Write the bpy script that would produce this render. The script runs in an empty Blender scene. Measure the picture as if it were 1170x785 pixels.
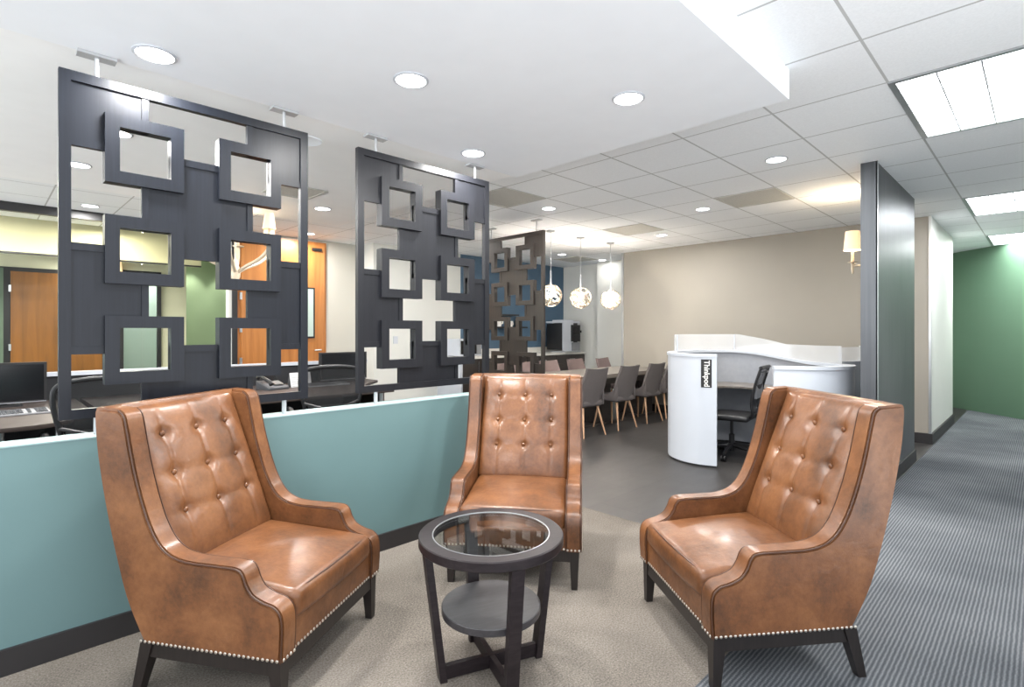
import bpy, bmesh, math, random
from mathutils import Vector, Matrix
random.seed(7)
S = bpy.context.scene
C = S.collection
PI = math.pi
R2 = math.sqrt(2)
CEIL = 2.76

# ------------------------------------------------------------------ colours and materials
def lin(r, g, b):
    f = lambda c: (c/255)/12.92 if c <= 10 else (((c/255)+.055)/1.055)**2.4
    return (f(r), f(g), f(b), 1)

def new_mat(name):
    m = bpy.data.materials.new(name); m.use_nodes = True
    return m, m.node_tree, m.node_tree.nodes['Principled BSDF']

def coords(nt, scale=(1, 1, 1), kind='Object', rot=(0, 0, 0)):
    tc = nt.nodes.new('ShaderNodeTexCoord'); mp = nt.nodes.new('ShaderNodeMapping')
    mp.inputs['Scale'].default_value = scale; mp.inputs['Rotation'].default_value = rot
    nt.links.new(tc.outputs[kind], mp.inputs['Vector'])
    return mp.outputs['Vector']

def ramp(nt, fac, stops):
    r = nt.nodes.new('ShaderNodeValToRGB')
    el = r.color_ramp.elements
    while len(el) < len(stops): el.new(.5)
    for e, (p, c) in zip(el, stops): e.position = p; e.color = c
    nt.links.new(fac, r.inputs['Fac'])
    return r.outputs['Color']

def noise(nt, vec, scale, detail=3, rough=.5, dist=0):
    n = nt.nodes.new('ShaderNodeTexNoise'); n.inputs['Scale'].default_value = scale
    n.inputs['Detail'].default_value = detail; n.inputs['Roughness'].default_value = rough
    n.inputs['Distortion'].default_value = dist
    nt.links.new(vec, n.inputs['Vector'])
    return n.outputs['Fac']

def bump(nt, b, fac, strength, dist=.002):
    n = nt.nodes.new('ShaderNodeBump'); n.inputs['Strength'].default_value = strength
    n.inputs['Distance'].default_value = dist
    nt.links.new(fac, n.inputs['Height']); nt.links.new(n.outputs['Normal'], b.inputs['Normal'])

def plain(name, col, rough=.5, metal=0, spec=.5, var=.06, scale=6, coat=0):
    """painted / plastic / metal surface with a faint procedural unevenness"""
    m, nt, b = new_mat(name)
    b.inputs['Roughness'].default_value = rough; b.inputs['Metallic'].default_value = metal
    b.inputs['Specular IOR Level'].default_value = spec; b.inputs['Coat Weight'].default_value = coat
    c = lin(*col)
    f = noise(nt, coords(nt), scale)
    lo = tuple(max(0, v*(1-var)) for v in c[:3])+(1,); hi = tuple(min(1, v*(1+var)) for v in c[:3])+(1,)
    nt.links.new(ramp(nt, f, [(.3, lo), (.7, hi)]), b.inputs['Base Color'])
    return m

def emit(name, col, strength, base=(.9, .9, .9, 1)):
    m, nt, b = new_mat(name)
    b.inputs['Base Color'].default_value = base
    b.inputs['Emission Color'].default_value = col; b.inputs['Emission Strength'].default_value = strength
    return m

def math_n(nt, op, a, b=None):
    n = nt.nodes.new('ShaderNodeMath'); n.operation = op
    for i, v in enumerate((a, b)):
        if v is None: continue
        if isinstance(v, (int, float)): n.inputs[i].default_value = v
        else: nt.links.new(v, n.inputs[i])
    return n.outputs[0]

def leather_mat():
    m, nt, b = new_mat('brown_leather')
    v = coords(nt)
    f1 = noise(nt, v, 5, 6, .6, .3); f2 = noise(nt, v, 60, 4, .6)
    mix = math_n(nt, 'ADD', math_n(nt, 'MULTIPLY', f1, .75), math_n(nt, 'MULTIPLY', f2, .25))
    nt.links.new(ramp(nt, mix, [(.32, lin(72, 45, 27)), (.5, lin(109, 69, 41)), (.66, lin(130, 87, 55))]), b.inputs['Base Color'])
    r = ramp(nt, f1, [(.3, (.40, .40, .40, 1)), (.7, (.28, .28, .28, 1))])
    nt.links.new(r, b.inputs['Roughness'])
    b.inputs['Specular IOR Level'].default_value = .45; b.inputs['Coat Weight'].default_value = .15; b.inputs['Coat Roughness'].default_value = .18
    h = math_n(nt, 'ADD', noise(nt, v, 9, 3, .5, .8), math_n(nt, 'MULTIPLY', noise(nt, v, 260, 2), .12))
    bump(nt, b, h, .5, .006)
    return m

def wood_mat(name, c1, c2, rough=.4, scale=(30, 30, 1.6), spec=.5):
    m, nt, b = new_mat(name)
    v = coords(nt, scale)
    f = noise(nt, v, 1.0, 5, .6, 1.2)
    nt.links.new(ramp(nt, f, [(.3, lin(*c1)), (.7, lin(*c2))]), b.inputs['Base Color'])
    b.inputs['Roughness'].default_value = rough; b.inputs['Specular IOR Level'].default_value = spec
    bump(nt, b, f, .15, .001)
    return m

def steel_mat():
    m, nt, b = new_mat('brushed_steel')
    v = coords(nt, (40, 40, 1.2)); v2 = coords(nt, (1.5, 1.5, .8))
    f = math_n(nt, 'ADD', math_n(nt, 'MULTIPLY', noise(nt, v, 1, 4), .35), math_n(nt, 'MULTIPLY', noise(nt, v2, 1, 3), .65))
    nt.links.new(ramp(nt, f, [(.35, lin(74, 77, 81)), (.65, lin(96, 99, 103))]), b.inputs['Base Color'])
    b.inputs['Metallic'].default_value = .55; b.inputs['Roughness'].default_value = .42
    return m

def tile_ceiling_mat():
    m, nt, b = new_mat('ceiling_tile')
    tc = nt.nodes.new('ShaderNodeTexCoord'); sp = nt.nodes.new('ShaderNodeSeparateXYZ')
    nt.links.new(tc.outputs['Object'], sp.inputs[0])
    def line(out, off):
        f = math_n(nt, 'FRACT', math_n(nt, 'DIVIDE', math_n(nt, 'SUBTRACT', out, off), .615))
        d = math_n(nt, 'ABSOLUTE', math_n(nt, 'SUBTRACT', f, .5))
        return math_n(nt, 'GREATER_THAN', d, .5-.011)
    g = math_n(nt, 'MAXIMUM', line(sp.outputs[0], 3.6-6.15), line(sp.outputs[1], .625-6.15))
    mx = nt.nodes.new('ShaderNodeMix'); mx.data_type = 'RGBA'
    nt.links.new(g, mx.inputs[0])
    f = noise(nt, coords(nt), 90, 3, .6)
    nt.links.new(ramp(nt, f, [(.3, lin(236, 239, 242)), (.7, lin(243, 246, 249))]), mx.inputs[6])
    mx.inputs[7].default_value = lin(186, 188, 189)  # grey stands in for the shade in the reveals along the white tees
    nt.links.new(mx.outputs[2], b.inputs['Base Color'])
    b.inputs['Roughness'].default_value = .9; b.inputs['Specular IOR Level'].default_value = .15
    bump(nt, b, math_n(nt, 'ADD', g, math_n(nt, 'MULTIPLY', f, .1)), .3, .003)
    return m

def carpet_beige():
    m, nt, b = new_mat('beige_carpet')
    v = coords(nt)
    f = math_n(nt, 'ADD', math_n(nt, 'MULTIPLY', noise(nt, v, 1.6, 4), .3),
               math_n(nt, 'MULTIPLY', noise(nt, v, 130, 4, .75), .7))
    nt.links.new(ramp(nt, f, [(.36, lin(84, 78, 72)), (.5, lin(120, 113, 105)), (.64, lin(148, 141, 133))]), b.inputs['Base Color'])
    b.inputs['Roughness'].default_value = 1; b.inputs['Specular IOR Level'].default_value = .05
    bump(nt, b, noise(nt, v, 220, 3), .6, .004)
    return m

def carpet_striped():
    m, nt, b = new_mat('grey_woven_carpet')
    tc = nt.nodes.new('ShaderNodeTexCoord'); sp = nt.nodes.new('ShaderNodeSeparateXYZ')
    nt.links.new(tc.outputs['Object'], sp.inputs[0])
    # fine raised ribs along the corridor, broken by a close cross weave
    wob = math_n(nt, 'MULTIPLY', noise(nt, coords(nt), 25, 2), .006)
    rib = math_n(nt, 'SINE', math_n(nt, 'MULTIPLY', math_n(nt, 'ADD', sp.outputs[1], wob), 2*PI/.0165))
    wv = math_n(nt, 'SINE', math_n(nt, 'MULTIPLY', sp.outputs[0], 2*PI/.011))
    big = noise(nt, coords(nt), 1.1, 3); n2 = noise(nt, coords(nt), 190, 3, .7)
    f = math_n(nt, 'ADD', math_n(nt, 'ADD', math_n(nt, 'MULTIPLY', rib, .13), math_n(nt, 'MULTIPLY', wv, .05)), math_n(nt, 'ADD', math_n(nt, 'MULTIPLY', n2, .5), math_n(nt, 'MULTIPLY', big, .5)))
    nt.links.new(ramp(nt, f, [(.2, lin(52, 55, 59)), (.5, lin(90, 93, 97)), (.8, lin(142, 144, 146))]), b.inputs['Base Color'])
    b.inputs['Roughness'].default_value = 1; b.inputs['Specular IOR Level'].default_value = .05
    bump(nt, b, f, .5, .004)
    return m

def floor_dark():
    m, nt, b = new_mat('dark_stone_tile')
    tc = coords(nt)
    br = nt.nodes.new('ShaderNodeTexBrick'); nt.links.new(tc, br.inputs['Vector'])
    br.inputs['Scale'].default_value = 1; br.inputs['Brick Width'].default_value = 1.0; br.inputs['Row Height'].default_value = .5
    br.inputs['Mortar Size'].default_value = .003; br.offset = .5
    br.inputs['Color1'].default_value = lin(56, 54, 53); br.inputs['Color2'].default_value = lin(63, 61, 60)
    br.inputs['Mortar'].default_value = lin(46, 45, 44)
    mx = nt.nodes.new('ShaderNodeMix'); mx.data_type = 'RGBA'; mx.blend_type = 'MULTIPLY'; mx.inputs[0].default_value = 1
    nt.links.new(br.outputs['Color'], mx.inputs[6])
    f = noise(nt, coords(nt, (1, 2.5, 1)), 3, 6, .65, .5)
    nt.links.new(ramp(nt, f, [(.3, (.75, .75, .75, 1)), (.7, (1.15, 1.15, 1.15, 1))]), mx.inputs[7])
    nt.links.new(mx.outputs[2], b.inputs['Base Color'])
    b.inputs['Roughness'].default_value = .4; b.inputs['Specular IOR Level'].default_value = .32
    bump(nt, b, f, .1, .002)
    return m

def glass_mat(name, tint=(1, 1, 1, 1), refl=.12, rough=.0):
    m = bpy.data.materials.new(name); m.use_nodes = True; nt = m.node_tree; nt.nodes.clear()
    o = nt.nodes.new('ShaderNodeOutputMaterial'); mix = nt.nodes.new('ShaderNodeMixShader')
    t = nt.nodes.new('ShaderNodeBsdfTransparent'); g = nt.nodes.new('ShaderNodeBsdfGlossy')
    lw = nt.nodes.new('ShaderNodeLayerWeight'); lw.inputs['Blend'].default_value = .5
    fac = math_n(nt, 'MULTIPLY', math_n(nt, 'POWER', lw.outputs['Facing'], 4), .7)
    t.inputs['Color'].default_value = tint; g.inputs['Roughness'].default_value = rough
    nt.links.new(math_n(nt, 'ADD', fac, refl), mix.inputs[0])
    nt.links.new(t.outputs[0], mix.inputs[1]); nt.links.new(g.outputs[0], mix.inputs[2]); nt.links.new(mix.outputs[0], o.inputs[0])
    return m

def acrylic_mat():
    m = bpy.data.materials.new('frosted_acrylic'); m.use_nodes = True; nt = m.node_tree
    b = nt.nodes['Principled BSDF']; b.inputs['Base Color'].default_value = lin(240, 242, 244); b.inputs['Roughness'].default_value = .35
    o = nt.nodes['Material Output']; mix = nt.nodes.new('ShaderNodeMixShader'); t = nt.nodes.new('ShaderNodeBsdfTransparent')
    tl = nt.nodes.new('ShaderNodeBsdfTranslucent'); tl.inputs['Color'].default_value = lin(240, 242, 244)
    m2 = nt.nodes.new('ShaderNodeMixShader'); m2.inputs[0].default_value = .45
    nt.links.new(b.outputs[0], m2.inputs[1]); nt.links.new(tl.outputs[0], m2.inputs[2])
    mix.inputs[0].default_value = .42
    nt.links.new(t.outputs[0], mix.inputs[1]); nt.links.new(m2.outputs[0], mix.inputs[2]); nt.links.new(mix.outputs[0], o.inputs[0])
    return m

def mesh_fabric():
    m = bpy.data.materials.new('black_mesh_fabric'); m.use_nodes = True; nt = m.node_tree
    b = nt.nodes['Principled BSDF']; b.inputs['Base Color'].default_value = lin(38, 38, 40); b.inputs['Roughness'].default_value = .7
    o = nt.nodes['Material Output']; mix = nt.nodes.new('ShaderNodeMixShader'); t = nt.nodes.new('ShaderNodeBsdfTransparent')
    nt.links.new(math_n(nt, 'ADD', math_n(nt, 'MULTIPLY', noise(nt, coords(nt), 14, 3), .2), .68), mix.inputs[0])
    nt.links.new(t.outputs[0], mix.inputs[1]); nt.links.new(b.outputs[0], mix.inputs[2]); nt.links.new(mix.outputs[0], o.inputs[0])
    return m

M = dict(
    leather=leather_mat(),
    piping=plain('leather_piping', (70, 42, 26), .4),
    nail=plain('nickel_nailhead', (205, 198, 188), .28, .9),
    leg=wood_mat('espresso_wood', (26, 22, 21), (40, 34, 32), .38, (60, 60, 3)),
    table=wood_mat('dark_stained_wood', (28, 23, 25), (44, 37, 39), .40, (10, 50, 50), .28),
    shelfw=wood_mat('dark_shelf_wood', (44, 42, 44), (60, 58, 61), .42, (8, 60, 60)),
    charcoal=wood_mat('charcoal_lacquer', (16, 19, 26), (23, 27, 35), .38, (60, 60, 1.5), .3),
    charcoal2=wood_mat('graphite_lacquer', (25, 26, 30), (32, 33, 38), .38, (60, 60, 1.5), .3),
    bronze=wood_mat('bronze_lacquer', (36, 31, 28), (48, 42, 38), .4, (60, 60, 1.5)),
    bright=plain('brushed_aluminium', (190, 193, 196), .3, .85),
    fitting=plain('satin_grey_fitting', (168, 171, 174), .4),
    chrome=plain('chrome', (215, 217, 220), .12, 1),
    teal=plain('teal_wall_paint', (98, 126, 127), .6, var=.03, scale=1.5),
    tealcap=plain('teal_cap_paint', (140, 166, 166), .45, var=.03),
    base=plain('dark_rubber_baseboard', (42, 40, 41), .45),
    drywall=plain('white_drywall_paint', (236, 240, 245), .7, var=.012, spec=.2),
    drywall_far=plain('lighter_drywall', (246, 247, 248), .7, var=.012, spec=.2),  # slightly lighter than the near soffit drywall
    tile=tile_ceiling_mat(),
    beigewall=plain('beige_wallcovering', (152, 147, 138), .65, var=.04, scale=1.2),
    whitewall=plain('pale_wall_paint', (214, 215, 210), .6, var=.02, scale=1.5),
    greywall=plain('greige_wall_paint', (190, 187, 177), .6, var=.02, scale=1.5),
    blue=plain('slate_blue_paint', (70, 96, 118), .6, var=.04, scale=1.5),
    green=plain('sage_green_paint', (98, 127, 104), .55, var=.04, scale=1.2),
    greenfar=plain('moss_green_paint', (150, 168, 134), .55, var=.04, scale=1.2),
    fin_green=plain('dark_sage_paint', (84, 100, 84), .6),
    cream=plain('cream_paint', (180, 175, 142), .6, var=.02),
    creamdim=plain('pale_yellow_paint', (206, 204, 176), .6, var=.02),
    seafoam=plain('seafoam_paint', (178, 196, 188), .6, var=.02),
    steel=steel_mat(),
    edge=plain('steel_corner_trim', (196, 199, 201), .3, .8),
    carpet=carpet_beige(), stripe=carpet_striped(), stone=floor_dark(),
    glass=glass_mat('table_glass', (.94, .97, .96, 1), .11),
    clear=glass_mat('storefront_glass', (.97, .98, .97, 1), .0),
    acrylic=acrylic_mat(), meshfab=mesh_fabric(),
    black=plain('black_plastic', (26, 26, 28), .45, var=.1),
    blackframe=plain('black_aluminium', (30, 30, 32), .4),
    screen=plain('dark_screen', (16, 17, 20), .18),
    white=plain('white_laminate', (192, 197, 205), .3, var=.01),
    podgrey=plain('grey_pod_lining', (150, 153, 159), .7, var=.04, scale=20),  # plain grey inner face, darker than the white shell
    wood_door=wood_mat('honey_oak_veneer', (158, 98, 46), (184, 122, 62), .38, (9, 9, .8)),
    brown_door=wood_mat('amber_oak_veneer', (102, 64, 18), (130, 83, 28), .38, (9, 9, .8)),
    oak=wood_mat('natural_oak_leg', (182, 140, 108), (208, 168, 134), .5, (60, 60, 3)),
    fabric=plain('taupe_chair_fabric', (92, 86, 85), .85, var=.14, scale=160),
    fabric_warm_lit=plain('warm_lit_chair_fabric', (112, 97, 95), .85, var=.12, scale=160),  # pinker copy of the chair fabric, warm light put into the colour
    tabletop=wood_mat('grey_oak_laminate', (104, 98, 92), (122, 115, 108), .3, (2, 30, 30)),
    dark_cab=wood_mat('dark_cabinet_laminate', (48, 43, 41), (62, 56, 53), .4, (2, 30, 30)),
    counter=plain('pale_quartz', (214, 212, 206), .3, var=.04, scale=40),
    desk=wood_mat('walnut_grey_desk', (56, 48, 46), (74, 65, 61), .5, (2, 30, 30), .2),
    panel=plain('dark_panel_fabric', (36, 37, 40), .9, var=.12, scale=60),
    monitor_grey=plain('grey_plastic', (128, 130, 134), .4),
    key=plain('keycap_grey', (70, 72, 76), .5),
    keybase=plain('keyboard_silver', (134, 135, 138), .45),
    vent=plain('return_air_grille', (188, 187, 181), .8, var=.1, scale=120),
    lamp_on=emit('recessed_lamp_glow', (1, .98, .95, 1), 9),
    troffer_on=emit('fluorescent_glow', (.95, .98, 1, 1), 2.2),
    shade=emit('lit_fabric_shade', (1, .72, .38, 1), .62, (.62, .50, .34, 1)),
    bulb=emit('warm_bulb_glow', (1, .85, .65, 1), 14),
    cage=plain('champagne_wire', (166, 156, 142), .35, .6),
    antique=plain('cream_enamel', (196, 182, 160), .35),
    paper=plain('printed_card', (205, 205, 206), .6),
    ceramic=plain('white_ceramic', (235, 233, 228), .25, var=.01),
)

# ------------------------------------------------------------------ mesh helpers
def add_box(bm, x0, x1, y0, y1, z0, z1):
    v = [bm.verts.new(p) for p in ((x0,y0,z0),(x1,y0,z0),(x1,y1,z0),(x0,y1,z0),(x0,y0,z1),(x1,y0,z1),(x1,y1,z1),(x0,y1,z1))]
    for f in ((0,3,2,1),(4,5,6,7),(0,1,5,4),(1,2,6,5),(2,3,7,6),(3,0,4,7)): bm.faces.new([v[i] for i in f])
    return v

def box(*a):
    bm = bmesh.new(); add_box(bm, *a); return bm

def bevel(bm, w, seg=2, ang=30):
    es = [e for e in bm.edges if len(e.link_faces) == 2 and e.calc_face_angle(0) > math.radians(ang)]
    bmesh.ops.bevel(bm, geom=es, offset=w, segments=seg, affect='EDGES', clamp_overlap=True, profile=.5)
    return bm

def bbox(x0, x1, y0, y1, z0, z1, w=.004, seg=2): return bevel(box(x0, x1, y0, y1, z0, z1), w, seg)

def add_prism(bm, pts, a0, a1, axis='y'):
    """polygon pts extruded from a0 to a1 along axis"""
    def P(u, v, a): return (u, a, v) if axis == 'y' else ((a, u, v) if axis == 'x' else (u, v, a))
    A = [bm.verts.new(P(u, v, a0)) for u, v in pts]; B = [bm.verts.new(P(u, v, a1)) for u, v in pts]
    n = len(pts)
    bm.faces.new(A); bm.faces.new(B[::-1])
    for i in range(n): bm.faces.new((A[i], B[i], B[(i+1) % n], A[(i+1) % n])[::-1])
    bmesh.ops.recalc_face_normals(bm, faces=bm.faces)

def prism(pts, a0, a1, axis='y'):
    bm = bmesh.new(); add_prism(bm, pts, a0, a1, axis); return bm

def add_tube(bm, path, r, seg=8, closed=False):
    path = [Vector(p) for p in path]; n = len(path); rings = []
    rr = r if isinstance(r, (list, tuple)) else [r]*n
    up = None
    for i, p in enumerate(path):
        a = path[(i-1) % n] if (closed or i > 0) else p; b = path[(i+1) % n] if (closed or i < n-1) else p
        t = (b-a).normalized()
        if up is None:
            up = Vector((0, 0, 1)) if abs(t.z) < .9 else Vector((1, 0, 0))
        s = t.cross(up).normalized(); up = s.cross(t).normalized()
        rings.append([bm.verts.new(p + (s*math.cos(2*PI*k/seg) + up*math.sin(2*PI*k/seg))*rr[i]) for k in range(seg)])
    for i in range(n if closed else n-1):
        A = rings[i]; B = rings[(i+1) % n]
        for k in range(seg): bm.faces.new((A[k], A[(k+1) % seg], B[(k+1) % seg], B[k]))
    if not closed: bm.faces.new(rings[0]); bm.faces.new(rings[-1][::-1])

def tube(path, r, seg=8, closed=False):
    bm = bmesh.new(); add_tube(bm, path, r, seg, closed)
    bmesh.ops.recalc_face_normals(bm, faces=bm.faces); return bm

def add_lathe(bm, prof, c=(0, 0, 0), seg=32):
    rings = []
    for r, z in prof:
        if r < 1e-6: rings.append([bm.verts.new((c[0], c[1], c[2]+z))])
        else: rings.append([bm.verts.new((c[0]+r*math.cos(2*PI*k/seg), c[1]+r*math.sin(2*PI*k/seg), c[2]+z)) for k in range(seg)])
    for A, B in zip(rings, rings[1:]):
        for k in range(seg):
            k2 = (k+1) % seg
            f = [A[k % len(A)], A[k2 % len(A)], B[k2 % len(B)], B[k % len(B)]]
            f = list(dict.fromkeys(f))
            if len(f) > 2: bm.faces.new(f)

def lathe(prof, c=(0, 0, 0), seg=32):
    bm = bmesh.new(); add_lathe(bm, prof, c, seg); bmesh.ops.recalc_face_normals(bm, faces=bm.faces); return bm

def add_ball(bm, c, r, u=10, v=6, sc=(1, 1, 1)):
    bmesh.ops.create_uvsphere(bm, u_segments=u, v_segments=v, radius=r, matrix=Matrix.Translation(c) @ Matrix.Diagonal((*sc, 1)))

def rbox(sx, sy, sz, r, fn=None, step=.03):
    """rounded box of size sx, sy, sz centred on 0, its surface finely gridded and reshaped by fn(x, y, z)"""
    bm = bmesh.new(); H = (sx/2, sy/2, sz/2); cs = []
    for h in H:
        rr = min(r, h*.98); a = [-h, -h+rr*.12, -h+rr*.35, -h+rr*.7, -h+rr]
        n = max(1, int((2*h-2*rr)/step)); mid = [-h+rr+(2*h-2*rr)*i/n for i in range(1, n)]
        cs.append(a + mid + [-v for v in a[::-1]])
    vd = {}
    def V(i, j, k):
        if (i, j, k) not in vd:
            p = Vector((cs[0][i], cs[1][j], cs[2][k])); q = Vector([max(-h+min(r, h*.98), min(h-min(r, h*.98), c)) for h, c in zip(H, p)])
            d = p-q
            if d.length > 1e-7:
                m = max(abs(d.x), abs(d.y), abs(d.z)); p = q + d.normalized()*m
            if fn: p = Vector(fn(*p))
            vd[(i, j, k)] = bm.verts.new(p)
        return vd[(i, j, k)]
    N = [len(c)-1 for c in cs]
    for i in range(N[0]):
        for j in range(N[1]):
            for k, fl in ((0, 1), (N[2], 0)):
                f = [V(i,j,k), V(i+1,j,k), V(i+1,j+1,k), V(i,j+1,k)]; bm.faces.new(f[::-1] if fl else f)
    for i in range(N[0]):
        for k in range(N[2]):
            for j, fl in ((0, 0), (N[1], 1)):
                f = [V(i,j,k), V(i+1,j,k), V(i+1,j,k+1), V(i,j,k+1)]; bm.faces.new(f[::-1] if fl else f)
    for j in range(N[1]):
        for k in range(N[2]):
            for i, fl in ((0, 1), (N[0], 0)):
                f = [V(i,j,k), V(i,j+1,k), V(i,j+1,k+1), V(i,j,k+1)]; bm.faces.new(f[::-1] if fl else f)
    return bm

# ------------------------------------------------------------------ object helpers
def obj(name, bm, mat, parent=None, smooth=35, loc=None, rotz=None):
    me = bpy.data.meshes.new(name)
    bm.normal_update(); bm.to_mesh(me); bm.free()
    me.materials.append(M[mat] if isinstance(mat, str) else mat)
    if smooth:
        me.shade_smooth(); me.set_sharp_from_angle(angle=math.radians(smooth))
    o = bpy.data.objects.new(name, me); C.objects.link(o)
    if parent: o.parent = parent
    if loc: o.location = loc
    if rotz is not None: o.rotation_euler[2] = rotz
    return o

def tag(o, label=None, cat=None, group=None, kind=None):
    if label: o['label'] = label
    if cat: o['category'] = cat
    if group: o['group'] = group
    if kind: o['kind'] = kind
    return o

def thing(name, label, cat, loc=(0, 0, 0), rotz=0, group=None):
    o = bpy.data.objects.new(name, None); C.objects.link(o); o.empty_display_size = .1
    o.location = loc; o.rotation_euler[2] = rotz
    return tag(o, label, cat, group)

def struct(name, bm, mat, parent=None, smooth=30, **k):
    o = obj(name, bm, mat, parent, smooth, **k)
    if not parent: o['kind'] = 'structure'
    return o

def dup(root, loc, rotz, label=None, group=None, swap=None):
    def cp(o, par):
        c = o.copy(); C.objects.link(c)
        if par: c.parent = par
        if swap and o.type == 'MESH' and o.data.materials and o.data.materials[0] in swap:
            c.data = o.data.copy(); c.data.materials[0] = swap[o.data.materials[0]]
        for ch in o.children: cp(ch, c)
        return c
    r = cp(root, None); r.location = loc; r.rotation_euler[2] = rotz
    if label: r['label'] = label
    if group: r['group'] = group
    return r

def lamp(kind, loc, energy, size=.1, color=(1, 1, 1), rot=(0, 0, 0), size_y=None, spot=None, name='room_light', spread=None):
    l = bpy.data.lights.new(name, kind); l.energy = energy; l.color = color
    if kind == 'AREA':
        l.shape = 'DISK' if size_y is None else 'RECTANGLE'; l.size = size
        if size_y: l.size_y = size_y
        if spread: l.spread = spread
    else: l.shadow_soft_size = size
    if spot: l.spot_size = spot; l.spot_blend = .6
    o = bpy.data.objects.new(name, l); C.objects.link(o); o.location = loc; o.rotation_euler = rot
    return o

# ------------------------------------------------------------------ the shell of the place
def flat(pts, z, th=.05):
    bm = bmesh.new(); add_prism(bm, pts, z-th, z, 'z'); return bm
XL, XR, YB, YT = -3.2, 14, -1.25, 12
struct('floor', flat([(XL, .955), (3.33, .955), (3.33, YT), (XL, YT)], 0), 'carpet')
struct('floor_corridor', flat([(XL, YB), (XR, YB), (XR, .955), (XL, .955)], 0), 'stripe')
struct('floor_dining', flat([(3.33, .955), (XR, .955), (XR, YT), (3.33, YT)], 0), 'stone')
# grid ceiling (tile field), dropped drywall soffits
struct('ceiling', flat([(XL, YB), (XR, YB), (XR, YT), (XL, YT)], CEIL+.05), 'tile', loc=(0, 0, 0))
struct('ceiling_soffit', bevel(box(XL, 3.05, .965, 3.0, 2.60, CEIL+.02), .006, 2), 'drywall')
struct('ceiling_workroom', box(XL, 3.05, 3.0, 6.0, 2.622, CEIL+.02), 'drywall_far')
# low teal wall under the hanging screens
w = struct('wall_low', box(XL, 2.83, 2.93, 3.07, 0, .903), 'teal')
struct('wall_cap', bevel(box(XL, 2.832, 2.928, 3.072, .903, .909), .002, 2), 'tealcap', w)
struct('baseboard_low', bevel(box(XL, 2.842, 2.916, 2.93, 0, .105), .003, 2), 'base')
# steel faced fin by the corridor
w = struct('wall_fin', box(5.2, 6.98, .98, 1.085, 0, CEIL), 'steel')
struct('corner_trim', box(5.19, 5.215, .97, .982, .1, CEIL), 'edge', w)
struct('corner_trim', box(5.19, 5.2, .972, 1.09, .1, CEIL), 'steel', w)
struct('baseboard_fin', bevel(box(5.3, 7.0, .966, .98, 0, .12), .003, 2), 'base')
# long beige wall with its white return along the corridor
struct('wall_beige', box(8.15, 8.3, 1.0, 5.36, 0, CEIL), 'beigewall')
w = struct('wall_return', box(8.15, 10.3, .985, 1.0, 0, CEIL), 'whitewall')
struct('corner_trim', box(8.14, 8.165, .978, 1.005, .1, CEIL), 'edge', w)
struct('wall_return_back', box(10.2, 10.3, 1.0, 5.0, 0, CEIL), 'whitewall')
struct('baseboard_return', bevel(box(8.13, 10.3, .965, .985, 0, .125), .003, 2), 'base')
struct('baseboard_beige', bevel(box(8.13, 8.15, .985, 5.36, 0, .125), .003, 2), 'base')
# recess behind the table
struct('wall_recess', box(9.1, 9.2, 5.3, 7.5, 0, CEIL), 'whitewall')
struct('wall_recess_side', box(8.3, 9.2, 5.3, 5.36, 0, CEIL), 'whitewall')
struct('wall_pier', box(8.9, 9.1, 5.36, 6.45, 0, CEIL), 'whitewall')
struct('trim_1', box(8.135, 8.15, 5.33, 5.37, 0, CEIL), 'edge')
struct('wall_blue', box(6.18, 9.2, 7.5, 7.6, 0, CEIL), 'blue')
struct('wall_white', box(4.41, 6.18, 7.5, 7.6, 0, CEIL), 'whitewall')
struct('wall_white_side', box(4.41, 4.5, 7.6, 8.1, 0, CEIL), 'whitewall')
struct('wall_greige', box(2.50, 4.41, 7.9, 8.0, 0, CEIL), 'greywall')
# glazed office front and the corridor behind it
w = struct('wall_glazed', box(XL, 2.50, 7.88, 7.96, 2.665, CEIL), 'blackframe')
struct('glass_pane', box(XL, 1.43, 7.9, 7.91, 0, 2.665), 'clear', w)
struct('glass_pane', box(1.44, 2.41, 7.9, 7.91, 0, 2.665), 'clear', w)
struct('frame_post', box(2.405, 2.45, 7.86, 7.96, 0, 2.7), 'whitewall', w)
struct('frame_post', box(2.45, 2.52, 7.85, 7.95, 0, 2.7), 'blackframe', w)
struct('ceiling_bulkhead', box(XL, 2.35, 8.9, 9.1, 2.33, CEIL), 'cream')
struct('ceiling_back_corridor', box(XL, 2.35, 9.1, 10.0, 2.42, CEIL), 'drywall')
struct('trim_2', box(XL, 2.35, 8.89, 8.91, 2.315, 2.335), 'blackframe')
struct('wall_back', box(XL, .16, 10, 10.1, 0, CEIL), 'seafoam')
struct('wall_back_middle', box(1.4, 1.52, 10, 10.1, 0, CEIL), 'creamdim')
struct('wall_back_right', box(2.06, 2.42, 10, 10.1, 0, CEIL), 'creamdim')
struct('wall_back_head', box(.16, 2.06, 10, 10.1, 2.22, CEIL), 'creamdim')
struct('wall_green', box(2.3, 4.4, 11.2, 11.3, 0, CEIL), 'greenfar')
struct('wall_green_side', box(4.3, 4.4, 8.1, 11.2, 0, CEIL), 'greenfar')
struct('wall_alcove', box(1.3, 2.3, 10.9, 11.0, 0, CEIL), 'seafoam')
d = struct('door_1', box(.20, 1.36, 9.94, 10.06, 0, 2.24), 'blackframe')
struct('door_leaf', bevel(box(.31, 1.30, 9.9, 9.95, .01, 2.18), .003), 'brown_door', d)
struct('door_frame', box(.16, .24, 9.90, 10.02, 0, 2.22), 'fin_green', d)
for z in (.35, 1.1, 1.9): struct('hinge', box(.29, .315, 9.885, 9.905, z, z+.09), 'bright', d)
d = struct('door_2', box(1.52, 1.57, 9.95, 10.02, 0, 2.3), 'blackframe')
struct('frame_post', box(2.01, 2.06, 9.95, 10.02, 0, 2.3), 'blackframe', d)
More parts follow.
